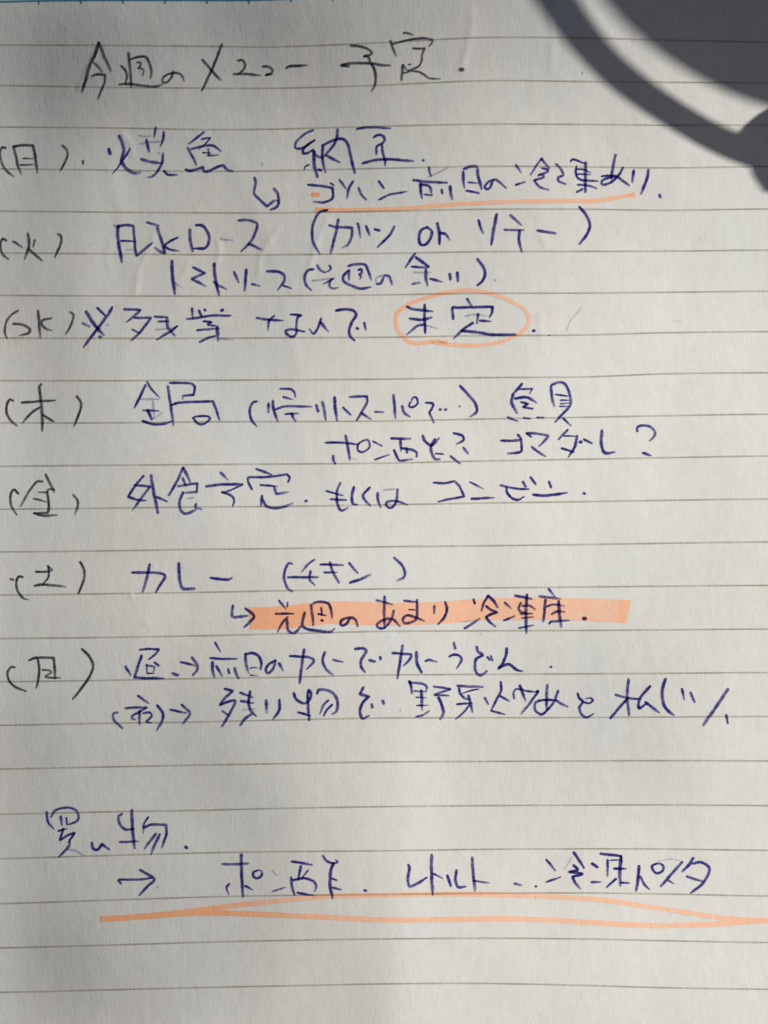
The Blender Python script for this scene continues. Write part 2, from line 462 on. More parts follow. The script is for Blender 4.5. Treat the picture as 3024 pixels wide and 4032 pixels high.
mark_stroke('highlighter_swash', zp(380, 3480, (30, 278), (300, 262), (600, 240), (900, 228), (1150, 234), (1659, 255)) + [(1300, 3612), (1524, 3622), (1750, 3620), (1976, 3617), (2100, 3620)] + zp(2194, 3480, (0, 288), (400, 312), (800, 328), (1200, 318), (1500, 295), (1680, 288), (1900, 284)),
            21.5, [(0, .68), (.18, .68), (.27, .48), (.3, .33), (.6, .22), (.88, .22), (.95, .4), (1, .42)], 'lower orange line of the wavy double underline')

# ------------------------------------------------------------------ the handwriting
# @pen originx originy ; then one written sign per line:  sign: w<width>[l] x,y x,y! ... / next stroke   (! = corner, l = faint)
INK = open_text = r"""
@k 280 100
今: w22 220,135 190,230 150,310 120,420 85,525/w20 222,135 240,185 275,270 318,360/w15 180,290 215,325 248,365/w17 168,398 205,385 270,388! 268,440 240,510 215,575
週: w15 397,318 430,355 442,410 425,462/w16 385,462 430,460 490,462 600,478 680,478 718,465/w19 453,218 462,300 472,400 475,478/w16 470,265 530,248 590,248 620,300 635,370 625,415/w13 522,290 548,292 550,315 530,335! 560,340 575,360 565,392
の: w15 805,360 790,410 750,450 722,440 730,405 780,378 840,375 875,395 893,435
メ: w18 1187,152 1160,225 1110,350 1070,430 1032,515/w16 1035,268 1080,320 1140,390 1180,430
ニ: w16 1320,275 1350,272 1372,305 1360,345 1315,385/w17 1285,383 1340,380 1400,383 1490,392
ュ: w16 1513,322 1560,325 1588,352 1575,375 1535,390 1585,382
@k 1080 100
ー: w18 97,333 120,322 170,318 265,312
予: w16 605,157 660,162 730,180 768,210 765,228 705,240! 740,245 752,265 755,285/w18 590,322 560,318 530,312 580,300 680,295 780,300 850,312 910,315/w17 770,305 795,360 800,420 790,480 765,520
定: w14 1020,60 1035,58 1065,65 1100,78/w15 915,122 935,175 960,240/w16 940,143 1030,120 1130,102 1200,102 1245,115 1240,140 1222,160/w14 1098,180 1140,183 1188,178! 1165,235 1160,285 1140,320 1100,340 1060,352/w12 1062,308 1074,306/w18 1012,310 1008,370 1002,430/w12 1018,312 1040,345 1060,355/w14 1020,375 1080,360 1140,365 1185,390 1220,415 1310,420
.: w26 1468,348 1480,348
@k 0 480
(: w16 45,205 20,200 2,240 15,320 50,380 110,430
日: w19 108,195 125,260 145,350 168,410/w18 108,195 180,182 262,185! 280,270 295,400/w13 185,287 265,287/w14 165,338 265,335
): w15 492,183 525,215 535,260 515,310 482,378
.: w15 655,305 657,325
@b 0 480
焼: w22 860,215 868,250/w23 940,112 965,165 975,230 955,310! 1000,370 1060,402 1100,398/w16 1025,212 1000,255 960,315/w14 950,325 925,365 888,405/w14l 1095,105 1150,115 1190,110/w18 1228,45 1222,85 1215,120/w16l 1105,172 1190,158 1285,155/w17 1292,80 1285,140 1265,190/w19 1155,140 1165,190 1175,232/w20 1115,292 1180,312 1278,325/w18 1285,250 1278,320 1240,390 1200,430 1165,435/w17 1293,385 1325,415 1400,415/w12l 1250,243 1256,243
魚: w17 1605,80 1550,125 1490,170/w18 1480,205 1515,270 1545,335/w13 1590,135 1620,128 1659,125! 1610,180 1565,212/w18 1510,212 1600,190 1680,187 1739,230/w15 1640,215 1650,262/w12 1600,242 1659,245/w13 1634,265 1719,260/w20 1465,375 1500,385 1570,365 1600,355! 1605,385 1640,388 1710,355 1760,340! 1790,375 1832,388
.: w14l 2064,326 2067,335
@b 780 480
納: w17 905,65 840,95 780,150 765,190 775,208 810,208 860,185 915,142/w18 915,145 870,175 830,215 830,245 865,243 905,218/w18 905,225 930,260 965,280 988,265/w23 915,235 915,330 940,430/w19 985,185 980,250 985,320 1005,400/w15 870,338 845,350 840,375/w17 950,375 968,380/w19 980,185 1040,155 1110,132 1155,140 1185,190 1205,280 1235,400/w19 1100,60 1095,120 1070,180 1000,265/w19 1010,262 1060,290 1120,318
豆: w17 1255,55 1330,42 1440,45 1515,50/w17 1385,120 1410,105 1450,105 1470,135 1450,170 1408,195 1405,250/w16 1450,180 1455,240 1475,310 1472,340/w19 1298,325 1370,305 1480,293 1600,300 1695,309
.: w18 1773,301 1776,303
↳: w19 445,440 455,480 440,560 470,595 545,665! 575,640 600,620 630,618/w20 600,525 630,570 635,640 610,675 575,690
ゴ: w18 870,495 960,502 1060,520! 1065,580 1050,610 990,632 910,628/w12 1045,482 1070,500
ハ: w18 1115,455 1165,525/w19 1220,468 1185,530 1175,600/w18 1265,520 1285,570 1325,612
ン: w17 1425,468 1462,520/w16 1425,612 1500,575 1640,548
@b 1600 560
前: w17 180,195 185,240 200,265/w12l 325,200 260,235 170,275/w19 60,298 180,312 320,318/w21 112,325 115,380 125,440/w18 115,330 185,350 200,415/w15 145,410 205,418/w17 280,375 285,400/w22 345,350 352,400 362,445
日: w20 450,235 450,300 460,360/w21 455,212 500,192 555,195 565,260 595,370/w14 490,315 570,322/w16 475,380 570,400
の: w17 690,295 650,310 620,350 635,370 660,355 690,295 730,310 785,360
冷: w17 865,180 905,240/w16 865,335 935,312/w15 1065,130 1020,190 980,255/w18 1065,130 1125,205/w17 1070,205 1110,215 1115,230 1035,262! 1075,255 1080,275 1005,300! 1050,350 1120,375
凍: w17 1180,172 1220,215 1235,260 1200,275 1200,305 1255,330/w16 1295,150 1310,135 1350,145 1400,165/w16 1340,190 1335,240 1350,280 1400,300 1510,305/w13 1345,212 1400,215 1450,240/w12 1340,250 1450,255/w22 1412,160 1410,280 1410,388/w16 1350,335 1430,340 1500,365/w17 1345,390 1385,370
@b 2000 560
あ: w20 848,100 830,180 815,290/w15 740,268 800,262 850,258/w18 905,200 880,250 820,310 760,335 740,325 745,300 790,280 850,270 870,275 900,300 955,340
り: w21 990,225 980,310/w20 1105,220 1100,270 1050,405
.: w20 1195,415 1200,430
@k 0 840
(: w16 50,212 22,200 5,240 12,300 35,335 70,360
火: w15 105,220 140,240 180,270/w18 275,212 265,262/w19 222,160 230,210 228,270 195,360/w18 228,280 280,325 335,375
): w17 460,162 485,185 480,240 435,345
@b 0 840
豚: w22 930,100 930,200 945,290 962,385/w19 930,100 1000,92 1050,97! 1058,180 1065,270 1075,335! 1130,290 1200,232/w15 955,215 1070,220/w12l 1000,287 1045,285/w18l 900,95 925,110/w18 1160,70 1255,97/w21 1240,110 1250,150 1275,220 1300,315! 1260,300 1225,270/w17 1400,190 1340,220 1300,252 1340,285 1410,295
ロ: w22 1495,130 1500,220 1518,295/w20 1545,92 1600,100 1645,170 1640,240 1610,275 1520,275
@b 600 840
ー: w15l 530,195 570,208 632,210
ス: w19 682,55 750,52 820,75 825,110 800,180 760,240 700,300/w19 760,240 810,260 865,288
@b 0 840
ト: w23 1355,375 1358,480 1378,635/w13l 1378,545 1410,570 1445,588
マ: w19 1522,425 1615,470! 1510,515! 1620,572
@b 600 840
ト: w22 488,400 495,500 525,640/w15 485,540 530,570 585,598
ソ: w18 645,460 680,540/w20 740,445 735,530 728,605
ー: w17 785,555 850,572
ス: w20 905,455 1000,460 1040,490 1035,540 990,600/w15 1035,570 1095,590
(: w18 1268,440 1225,450 1200,500 1210,560 1252,605
@b 1200 800
先: w18 100,490 125,525 160,545/w15 195,490 205,520 160,545/w15l 60,610 145,600 230,590/w15 225,595 150,635/w17 205,600 195,650 225,672 262,665
週: w20 350,530 350,605/w19 345,495 400,480 475,485 500,530 525,605/w20 345,530 305,575 310,615 370,650 450,672 520,660/w17 425,525 445,520 450,548 430,560 445,575 435,595
の: w15l 630,565 590,575 560,600 570,632/w19 570,635 600,630 630,565/w20 640,568 670,580 688,640
余: w19 870,395 830,450 795,505/w21 875,425 975,498/w17 845,500 970,505/w14l 860,545 990,545/w23 955,520 955,590 968,650/w20 850,635 905,625/w19 990,595 1080,618
り: w20 1142,560 1148,598/w23 1203,548 1207,612
): w20 1360,440 1405,500 1420,560 1400,610 1362,645
.: w13l 1498,604 1502,606
(: w18 175,55 120,70 80,130 60,220 70,310 120,400
カ: w20 265,130 250,220 205,395/w19 195,175 240,185 300,190 375,192! 370,260 345,320 300,350
ヾ: w17 418,160 430,210 440,272
ッ: w19 485,180 510,250/w17 555,205 585,215/w18 705,185 670,250 575,345
o: w20 965,190 920,210 900,260 910,320 950,325 990,280 1000,220 965,190
r: w22 1045,160 1060,230 1062,320/w21 1075,235 1110,245 1140,285
@b 1700 800
ソ: w18 370,135 385,190 405,235/w22 512,90 490,200 470,325
テ: w20 620,95 710,175/w16 575,210 725,212/w20 692,215 688,290 710,385
ー: w20 835,215 975,238
): w20 1165,30 1220,100 1245,170 1225,240 1165,320
@k 0 1160
(: w16 145,125 90,160 50,220 40,290 58,345
水: w18 105,230 180,235 235,270 230,300 160,320/w19 302,125 310,220 320,340/w17 405,185 340,200 330,230 360,265 410,282
): w16 555,135 580,160 565,230 520,310
@b 0 1160
※: w23 680,135 720,200 770,265 820,320/w21 885,100 850,160 760,280 660,412/w18 770,105 830,165/w20 655,225 705,250/w14l 843,240 850,238/w20 785,332 792,334
残: w18 980,115 1110,120! 1050,175 995,215/w18 1060,182 1190,182! 1140,250 1100,300 1035,360/w15 1045,275 1095,300/w18 1220,172 1320,178/w16 1250,210 1330,212/w13l 1230,275 1380,262/w21 1315,185 1325,260 1375,320/w18 1395,250 1340,290 1235,355
@b 800 1120
業: w20 -87,190 -79,265/w18 -31,205 -14,245/w20 14,198 18,202/w22 148,205 152,202/w18 -124,270 -40,262 60,245 215,245/w16 5,290 70,295! 40,315 120,330/w16 -44,360 60,350 130,345/w17 -24,452 40,420 100,405/w24 112,340 120,440/w15l 130,425 235,435
ナ: w18 425,262 500,275 625,283/w16 560,245 520,290 512,360
な: w17 690,235 775,242! 745,260 735,330 735,385 700,412 660,390 655,362 690,352 795,370
ん: w17 930,270 900,350 870,388 838,350/w21 930,300 960,340 988,372
で: w20 1050,205 1110,195 1180,205 1205,240 1170,300 1150,360 1160,410 1190,440/w22 1213,345 1218,347/w21 1270,305 1280,355
@b 1500 1100
未: w19 205,215 260,235 410,252/w20 230,308 320,318 400,300/w20 345,200 345,300 350,420/w18 345,355 290,365 250,395 205,435/w13l 350,360 445,385
定: w19 680,155 715,210/w19 570,310 565,225 600,222! 880,215! 875,260 855,298/w14l 665,290 745,275 835,290/w20 765,275 758,345/w18 780,325 865,330/w19 720,345 640,400 575,465/w21 640,405 750,415 880,435 1060,435
.: w20 1200,405 1205,405
.: w11 1322,440 1325,441
@k 0 1480
(: w17 105,195 80,185 55,230 55,290 85,350 135,390
木: w20 325,66 312,90 325,200 335,330 335,430/w17 175,210 300,200 435,192/w18 320,245 250,290 180,368/w18 340,305 420,358
): w17 605,160 640,210 630,280 585,395
@b 0 1480
鍋: w19 1145,75 1110,150 1060,250/w16 1160,45 1190,100 1258,170/w15l 1110,182 1255,182/w17l 1205,190 1210,260 1215,330/w16 1130,270 1250,275/w22 1165,270 1195,340/w10l 1280,290 1200,345/w19 1125,355 1200,378 1300,375 1355,355/w19 1322,80 1340,200 1355,300 1368,390/w17 1340,55 1430,55 1510,62 1535,90 1525,150! 1440,155! 1440,180/w18 1355,230 1400,212 1500,205 1679,200! 1704,270 1729,345/w16 1520,330 1560,375 1610,375 1655,335 1620,315 1540,320 1520,332
@b 800 1480
(: w18 425,200 390,210 368,270 380,340 425,400
帰: w20 515,220 515,285/w20 550,195 555,260 590,360/w17 570,265 640,240 855,242/w16 610,100 690,105 720,130 728,165/w16 635,165 705,185/w16 650,300 750,295/w18 700,300 710,330 730,355
り: w20 893,230 905,275/w20 940,205 955,270 965,345
に: w22 1035,170 1042,260 1055,350/w18 1105,250 1160,305
ス: w18 1155,165 1290,160! 1290,210 1210,350/w19 1250,295 1320,340
ー: w17 1355,282 1420,285
@b 1500 1480
パ: w20 100,150 108,240 115,335/w20 168,240 185,290 228,322/w15 228,210 225,240 255,245 290,215 280,170 250,175 235,215
で: w17 355,210 410,220 400,260 385,290 415,365/w18 465,265 469,265/w22 509,265 513,265
.: w16l 618,240 622,240
): w20 625,80 690,150 745,220 755,280 705,320
魚: w20 1110,65 1075,105 1030,150/w22 1040,150 1030,210 1070,290/w14 1095,105 1195,100! 1170,140/w20 1060,178 1150,168 1225,212/w17 1105,205 1160,220! 1120,245! 1195,258/w17 1000,325 1080,358/w15 1125,330 1170,335/w18 1230,328 1280,328
貝: w20 1340,80 1345,160 1365,240/w19 1345,70 1400,50 1450,65 1485,140 1490,230 1430,300 1370,365/w14 1375,145 1470,160/w12 1415,190 1480,192/w12 1415,218 1480,215/w12 1410,240 1480,240/w17 1435,335 1495,390
@b 800 1480
ポ: w17 965,525 1100,525 1220,540/w20 1122,470 1140,560 1155,660/w20 1025,630 1025,660 1040,690/w10l 1155,640 1210,662/w15 1260,510 1220,540 1220,585 1260,598 1310,560 1300,505 1262,508
ン: w14 1335,515 1410,550/w13 1355,658 1465,620
@b 1500 1480
酢: w18 85,492 230,495/w19 155,500 158,590/w18 165,570 240,580 280,600 282,635/w17 105,585 120,620 150,665 250,655/w18 205,570 205,600/w20 330,470 345,510 400,545 460,490/w21 425,500 395,560 405,620 430,655 465,655/w14 430,610 490,615
?: w18 575,450 640,470 650,505 600,535/w20 650,565 685,610/w18 550,632 620,688
@b 1850 1640
ゴ: w18 250,190 330,190 405,185! 408,270 370,285 305,290/w16 380,145 405,175
マ: w18 450,130 540,135 620,152! 590,190 545,235/w14 450,135 485,160/w18 490,240 540,280 595,312
ダ: w16 770,105 735,140 700,180/w12 740,152 845,155/w20 845,155 825,240 775,320/w17 725,250 820,280/w22 870,200 875,200/w17 900,180 960,210
レ: w22 1040,110 1035,200 1050,270 1085,290 1140,278
?: w18 1320,115 1320,85 1360,70 1420,80 1458,125 1445,165 1418,188/w22 1365,285 1425,308
@k 0 1820
(: w16 145,245 110,215 85,260 90,340 135,415
金: w17 335,150 290,155 230,230 165,345/w17 362,98 430,235/w16 425,215 385,212 370,235 300,235/w18 375,240 385,320 380,390 330,400 270,398/w15 268,285 310,295 370,312/w17 270,400 350,420 450,415
): w16 578,255 612,300 612,350 592,410
@b 0 1820
外: w18 1130,108 1070,180 1010,270! 1080,295 1150,300/w17 1060,180 1185,190! 1100,300 1045,378/w22 1192,105 1205,200 1245,395/w18 1230,270 1315,308
食: w19 1440,45 1400,140 1330,260/w20 1445,45 1500,155/w17 1405,188 1555,165! 1550,235! 1440,240/w17 1440,125 1460,180/w20 1440,240 1415,310 1420,370 1460,405 1540,375/w12l 1480,285 1520,280/w19 1545,325 1540,355 1590,370
@b 780 1820
予: w20 178,80 235,138/w20 65,190 180,175 355,172/w13 350,178 240,225 190,235/w18 190,235 260,260 285,300 275,345
定: w18 460,52 580,97/w17 425,212 395,150 400,120 550,115 700,95! 722,120 710,155/w16 495,178 625,190/w18 600,195 618,250! 710,235/w20 505,265 495,345/w19 510,290 540,345 600,360 680,350 745,322
.: w18 848,305 853,305
も: w18 1118,165 1095,230 1095,310 1115,370 1140,380 1180,358/w15 1010,225 1140,262/w16 1045,290 1165,298
し: w20 1228,195 1212,260 1220,325 1255,332
く: w19 1350,200 1300,260 1320,305 1360,342
は: w20 1415,240 1415,290 1438,355/w13l 1465,218 1575,210/w18 1570,215 1565,290 1545,340 1510,358 1480,335 1495,310 1560,305 1650,335
@b 1500 1820
コ: w17 415,160 490,165 580,150! 620,190 655,270! 540,290 450,310
ン: w13 700,155 805,208/w18 715,288 890,278
ビ: w16 940,180 1050,205 1165,212/w18 990,195 995,240 1030,280 1080,295 1125,272/w18 1118,155 1140,190/w18 1180,120 1220,175
ニ: w18 1325,155 1338,195/w20 1200,255 1300,262 1465,240
.: w21 1598,244 1604,246
@k 0 2160
.: w17 85,238 105,245
(: w16 180,225 150,220 130,260 140,330 180,385 225,402
土: w15 285,182 350,182 410,172/w15 378,135 385,160 385,220 360,255 340,285/w10 385,140 412,165/w18 275,292 340,282 430,290 515,298
): w17 632,105 665,170 660,250 620,350
@b 0 2160
カ: w20 1180,125 1160,220 1125,340/w19 1045,188 1100,188 1200,188 1290,200 1300,225 1260,290 1228,342/w8l 1190,125 1208,148
レ: w22 1410,115 1412,200 1425,290 1445,315 1530,315
@b 800 2160
ー: w20 60,228 130,240 205,242 228,228
(: w18 700,118 675,115 645,170 640,240 665,310 705,335
チ: w16 875,88 830,120 775,185/w18 670,225 780,225 905,225/w18 845,180 840,240 880,290
キ: w16 925,125 1000,125 1100,130/w15 955,187 1055,187/w20 998,110 1025,190 1070,268
ン: w18 1150,115 1215,190/w20 1158,268 1240,240 1315,205
): w19 1505,72 1565,130 1590,190 1575,230 1528,252
↳: w20 235,450 228,520 245,540 350,528/w20 335,470 400,530 370,575 325,618
先: w18 600,410 655,480/w14 665,425 665,455/w17 575,512 715,512/w17 665,540 620,590 588,655/w20 660,565 670,640 705,665 740,650 765,615
週: w20 800,505 785,560 785,610 830,635 1000,655 1035,630/w20 850,445 860,520 868,600/w19 870,430 910,418 980,430 1005,470 1015,545/w16 930,465 935,525/w18 910,515 965,525/w20 936,565 940,566
の: w19 1150,540 1095,560 1080,590 1095,605 1130,590 1160,545 1200,560 1218,610
あ: w16 1365,405 1490,440/w20 1430,380 1425,500 1430,620/w19 1500,490 1480,560 1430,620 1385,625 1370,595 1420,560 1490,555 1550,610
@b 1450 2280
ま: w17 285,170 380,180/w14 325,240 375,243/w19 385,165 385,250 380,310 340,340 285,345 275,310 310,285 370,300 440,330
り: w20 520,215 520,268/w19 605,180 620,230 600,300 550,355
冷: w17 830,160 838,190/w18 945,130 910,190 890,250/w21 945,130 985,170 1018,220/w19 930,215 965,240 1015,262! 960,280 925,300! 960,340 1000,372/w19 760,388 820,350 878,312/w8l 740,338 860,318
凍: w20 1075,185 1125,232/w17 1070,325 1150,292/w19 1160,130 1285,155/w21 1250,125 1242,250 1245,425/w18 1200,190 1185,230 1200,255 1240,265/w18 1215,210 1270,210 1318,240/w18 1200,272 1290,272/w14 1210,305 1300,298/w15 1190,385 1300,362
庫: w17 1420,78 1470,135/w19 1350,135 1510,155/w20 1395,165 1380,330/w15 1405,215 1460,200 1545,212/w22 1500,175 1505,280 1520,375/w19 1445,275 1490,255 1545,258/w17 1425,350 1440,335 1585,325
.: w25 1698,310 1706,311
@k 0 2520
(: w16 115,215 90,210 60,260 75,320 125,370 205,402
月: w18 232,158 290,138 425,140! 432,220 435,300/w17 300,145 310,220 305,300 288,375/w14 335,235 390,238 405,255 360,290 480,298
): w18 648,70 705,130 735,200 710,280 650,370 575,465
@b 0 2520
昼: w18 990,210 1030,275/w16 1105,75 1180,70 1255,72! 1220,115 1175,150/w19 1115,125 1090,200 1060,295! 1160,300 1290,300/w15 1155,195 1160,255/w15 1160,200 1215,210 1210,250/w12 1165,262 1215,262/w17 1220,175 1248,200
.: w20 1362,262 1398,275
→: w17 1425,172 1545,202/w20 1512,138 1555,195 1550,240 1520,275
(: w17 925,570 895,580 900,630 965,692
夜: w18 1090,440 1170,495/w17 990,535 1080,530 1160,530! 1100,565 1050,590 1040,615 1065,625/w18 1100,560 1100,665/w16 1130,575 1180,570 1195,600 1150,645! 1190,650
): w19 1240,515 1285,580 1275,640 1235,712
→: w17 1345,548 1470,575/w19 1432,510 1495,570 1480,610 1440,658
@b 780 2500
前: w15 135,62 178,130/w17 98,182 200,188 305,188/w22 115,215 115,270 130,330/w19 145,245 190,320/w17 238,268 248,300/w21 290,260 300,300 320,342
日: w20 375,150 378,220 400,300/w20 380,150 430,142 480,170 500,220 492,268/w13 415,262 440,256 470,258/w13 415,315 468,322
の: w18 610,200 560,230 535,270 550,300 590,270 612,205/w22 640,225 670,280
カ: w18 725,165 800,170 870,175 912,205 855,270/w20 835,115 820,220 800,380
レ: w19 998,135 982,200 1010,270 1065,315
ー: w16 1065,195 1140,212
で: w20 1240,110 1300,105 1325,125 1285,200 1285,250 1315,292/w20 1350,198 1388,208/w18 1435,175 1438,190
@b 1500 2500
カ: w18 95,142 180,148 238,155 230,190 180,240/w20 170,85 155,190 130,340
レ: w22 280,135 285,220 318,292
ー: w18 355,205 380,195 440,212
う: w18 575,62 585,105/w18 540,170 575,155 620,165 635,200 595,265
ど: w20 755,95 765,130 800,160 750,190 740,260 760,305 790,315 835,285/w16 840,175 855,195/w16 865,165 878,200
ん: w20 990,105 985,160 960,220 925,265! 960,245 1010,230 1070,275 1110,285
.: w15 1337,250 1340,251
@b 780 2500
残: w19 215,425 275,440! 210,500 175,550! 240,525 295,520 260,600 225,660 190,720/w16 195,600 250,635/w17 335,455 430,490/w18 340,520 440,535/w13l 360,590 455,580/w20 410,445 400,540 420,600 460,640/w20 420,625 370,660 335,708
り: w23 538,515 543,610/w20 642,510 640,590 590,665
物: w19 755,460 770,500 810,530 850,535 885,500 890,460 870,435 865,500 875,670/w17 790,608 885,635/w20 940,460 955,430 1020,435 1075,470 1100,530 1090,600 1060,620/w16 1025,515 990,550 960,620/w16 1055,550 1015,590 990,635
で: w20 1300,415 1275,465! 1345,485! 1295,535 1275,600 1295,655 1345,635/w18 1368,545 1372,568/w21 1455,520 1462,538
.: w11l 1586,595 1590,596
@b 1500 2500
野: w19 225,365 240,410 245,460/w18 225,375 310,380 360,405 355,450/w13 260,440 345,445/w21 320,440 325,595/w12 280,490 360,495/w12 285,555 375,552/w16 278,642 330,630 380,600/w16 420,405 550,425! 420,470! 535,478/w21 455,495 480,550 492,610 470,660
菜: w18 605,400 700,405 800,408/w17 615,420 625,460 665,500 700,505/w12 770,425 700,440 640,460/w20 690,480 705,530 720,605/w16 600,545 720,535/w15 700,550 650,610 590,662
炒: w18 820,495 845,545/w18 945,372 945,440 905,520 875,580/w17 940,480 1010,520/w16 870,595 975,625/w15 1050,500 1045,450 1070,425 1150,440 1235,450/w18 1235,450 1170,540 1105,620/w20 1095,400 1140,520/w21 1229,446 1234,444
め: w20 1310,395 1305,480 1305,590/w18 1395,440 1360,530 1300,600 1260,625 1215,590 1220,530 1300,510 1380,515/w20 1380,515 1430,545 1470,565
@b 2150 2640
と: w18 250,180 265,220 290,245 265,290 280,345 320,368 375,340/w14 290,245 340,258 370,235 350,215 310,222
私: w18 548,190 640,215 740,225/w20 650,70 640,200 655,355/w19 635,230 570,300 510,375/w20 820,125 760,190 730,250 735,295 785,265/w20 785,250 890,330
(: w22 940,70 915,160 925,260 965,320 1005,350
〃: w17 1070,145 1090,230/w20 1140,175 1170,248
%: w23 1430,150 1350,270 1238,430/w18 1418,350 1432,415
@b 100 3140
買: w16 170,110 180,190 225,245/w17 205,150 240,100 330,78 400,100 422,150 400,190 330,215/w19 280,150 290,215/w16 325,160 330,210/w16 265,262 330,245/w17 300,245 275,335! 330,300 390,275! 345,350/w18 350,330 345,380 265,468/w14l 335,408 400,420 462,458
い: w20 525,355 535,400 570,410 605,365! 660,410
物: w19 760,130 735,150 745,210 790,250 855,245/w22 838,100 845,250 862,400/w17 745,350 895,345/w14 968,155 935,210 930,280/w19 935,235 1000,212 1110,215! 1110,290 1075,395/w20 1030,285 985,340 938,405/w19 1060,290 1020,370 990,448
.: w23 1265,390 1271,396
→: w17 755,675 735,650 790,645 900,645 1000,630/w19 905,570 1015,640 960,700 900,768
.: w13l 1040,704 1046,706
@b 800 3320
ポ: w18 155,163 250,165 355,158/w21 302,92 305,250 315,420/w16 205,320 185,350 205,402/w17 335,335 392,368/w17 430,212 398,230 398,260 425,275 462,255 460,220 432,211
ン: w13l 542,210 585,255/w14 548,378 650,345
酢: w18 700,142 855,168/w18 770,180 750,290/w14 825,215 785,265/w20 695,270 700,340 720,405/w18 710,290 800,275 870,300 890,340 878,380/w17 745,390 870,410/w18 945,100 975,140 1025,158 1060,145 1045,130/w22 1025,160 1005,220 1000,330 1018,430/w13 1010,275 1050,290/w18 1020,348 1085,365
.: w17 1272,371 1284,374
@b 1560 3320
レ: w20 98,170 105,200 92,290 110,340 160,320 240,272
ト: w22 280,92 278,200 288,408/w13 285,235 365,275
ル: w20 405,255 430,335/w20 475,215 468,290 490,345 550,340
ト: w21 600,115 605,220 622,375/w15 610,295 735,312
.: w20 935,318 985,330
.: w16 1098,338 1103,338
@b 2100 3320
冷: w17 105,130 155,190 172,213/w16 105,305 215,265/w20 320,75 360,130 400,195/w10l 305,110 245,205/w19 320,175 350,210 280,225! 385,240 310,262! 330,310 370,355
凍: w19 465,160 505,188/w18 460,305 530,305/w20 530,82 690,100/w17 585,130 585,260/w12 600,135 690,130/w17 690,100 700,150/w20 640,200 730,200/w23 690,110 682,220 685,335/w17 650,280 580,345/w16 690,310 755,312
パ: w21 832,180 825,280 810,375/w18 845,265 880,330 912,362/w17 970,160 935,180 945,215 975,235 1015,220 1025,185 1000,160 970,160
ス: w8l 980,140 1060,125 1160,135/w20 1170,150 1090,240 1005,338/w16 1060,290 1105,318
タ: w21 1258,118 1230,165 1175,220/w20 1255,160 1320,150 1385,190 1370,260 1320,330 1240,390/w18 1210,262 1340,302
"""
NAMES = {'(': ('handwritten_bracket', 'opening bracket'), ')': ('handwritten_bracket', 'closing bracket'),
         '.': ('handwritten_dot', 'dot'), '→': ('handwritten_arrow', 'arrow'), '↳': ('handwritten_arrow', 'hooked arrow')}
pen, ox, oy = 'b', 0, 0
si = 0
for line in INK.strip().split('\n'):
    if line[0] == '@':
        p = line[1:].split(); pen, ox, oy = p[0], float(p[1]), float(p[2]); continue
    sign, rest = line[0], line[2:].strip()
    V, F, DD = [], [], []
    for st in rest.split('/'):
        tk = st.split()
        w = tk[0][1:]; faint = w.endswith('l'); w = float(w.rstrip('l')) * Z * 1.22
        pts = []
        for q_ in tk[1:]:
            c = q_.endswith('!'); a, b = q_.rstrip('!').split(',')
            pts.append((ox + float(a) * Z, oy + float(b) * Z, c))
        P = spline(pts, 3.0)
        n = len(P); s = np.r_[0, np.cumsum(np.linalg.norm(np.diff(P, axis=0), axis=1))]; L = s[-1]
        ph = rnd.uniform(0, 6.28)
        P = P + np.stack([np.sin(s * .11 + ph), np.cos(s * .09 + ph * 2)], 1) * .35     # the hand's tremor
        W = w * (1 + .07 * np.sin(s * .16 + ph) + .05 * np.sin(s * .43 + ph * 3))
        tail = rnd.uniform(.50, .85); head = rnd.uniform(.78, 1.0)
        if L > 25:
            W = W * np.interp(L - s, [0, 26], [tail, 1.0]) * np.interp(s, [0, 8], [head, 1.0])
        d0 = (.42 if faint else rnd.uniform(.86, 1.0)) * (1.0 if w > 7.0 else .86)
        D = d0 * (1 + .07 * np.sin(s * .05 + ph * 1.7))
        if L > 25: D = D * np.interp(L - s, [0, 30], [rnd.uniform(.66, 1.0), 1.0])
        if pen == 'k': D = D * .93
        ribbon(P, W, np.clip(D, 0, 1), O_INK + .00035 * (si % 24), V, F, DD); si += 1
    nm, what = NAMES.get(sign, ('handwritten_character', 'character ' + sign))
    o = mesh_obj(nm, loc(V), F, INK_B if pen == 'b' else INK_K, nb, DD)
    o['label'] = ('blue' if pen == 'b' else 'dark grey') + ' ink ' + what

# faint scuffs on the sheet
for pts, w, d in [([(2230, 1305), (2246, 1264), (2288, 1212)], 4.0, .7), ([(258, 106), (260, 117)], 4, .8), ([(2292, 285), (2294, 290)], 7, .8),
                  ([(2758, 932), (2752, 944)], 4, .5), ([(2652, 1264), (2686, 1266)], 3, .6), ([(1892, 2496), (1894, 2499)], 5, .6),
                  ([(2116, 942), (2138, 972)], 3, .5), ([(935, 1246), (945, 1251)], 3.5, .6), ([(818, 2450), (816, 2453)], 3.5, .4),
                  ([(2107, 3530), (2108, 3546)], 4, .5), ([(387, 3769), (390, 3772)], 4, .5), ([(1378, 397), (1374, 408)], 4, .5),
                  ([(2248, 1080), (2256, 1084)], 3.5, .5), ([(352, 964), (356, 967)], 6, .5), ([(818, 60), (820, 62)], 5, .4)]:
    P = spline([(a, b, 0) for a, b in pts], 3.0); V, F, DD = [], [], []
    ribbon(P, np.full(len(P), float(w)), np.full(len(P), d), O_INK, V, F, DD)
    mesh_obj('scuff_mark', loc(V), F, SMUDGE, nb, DD)

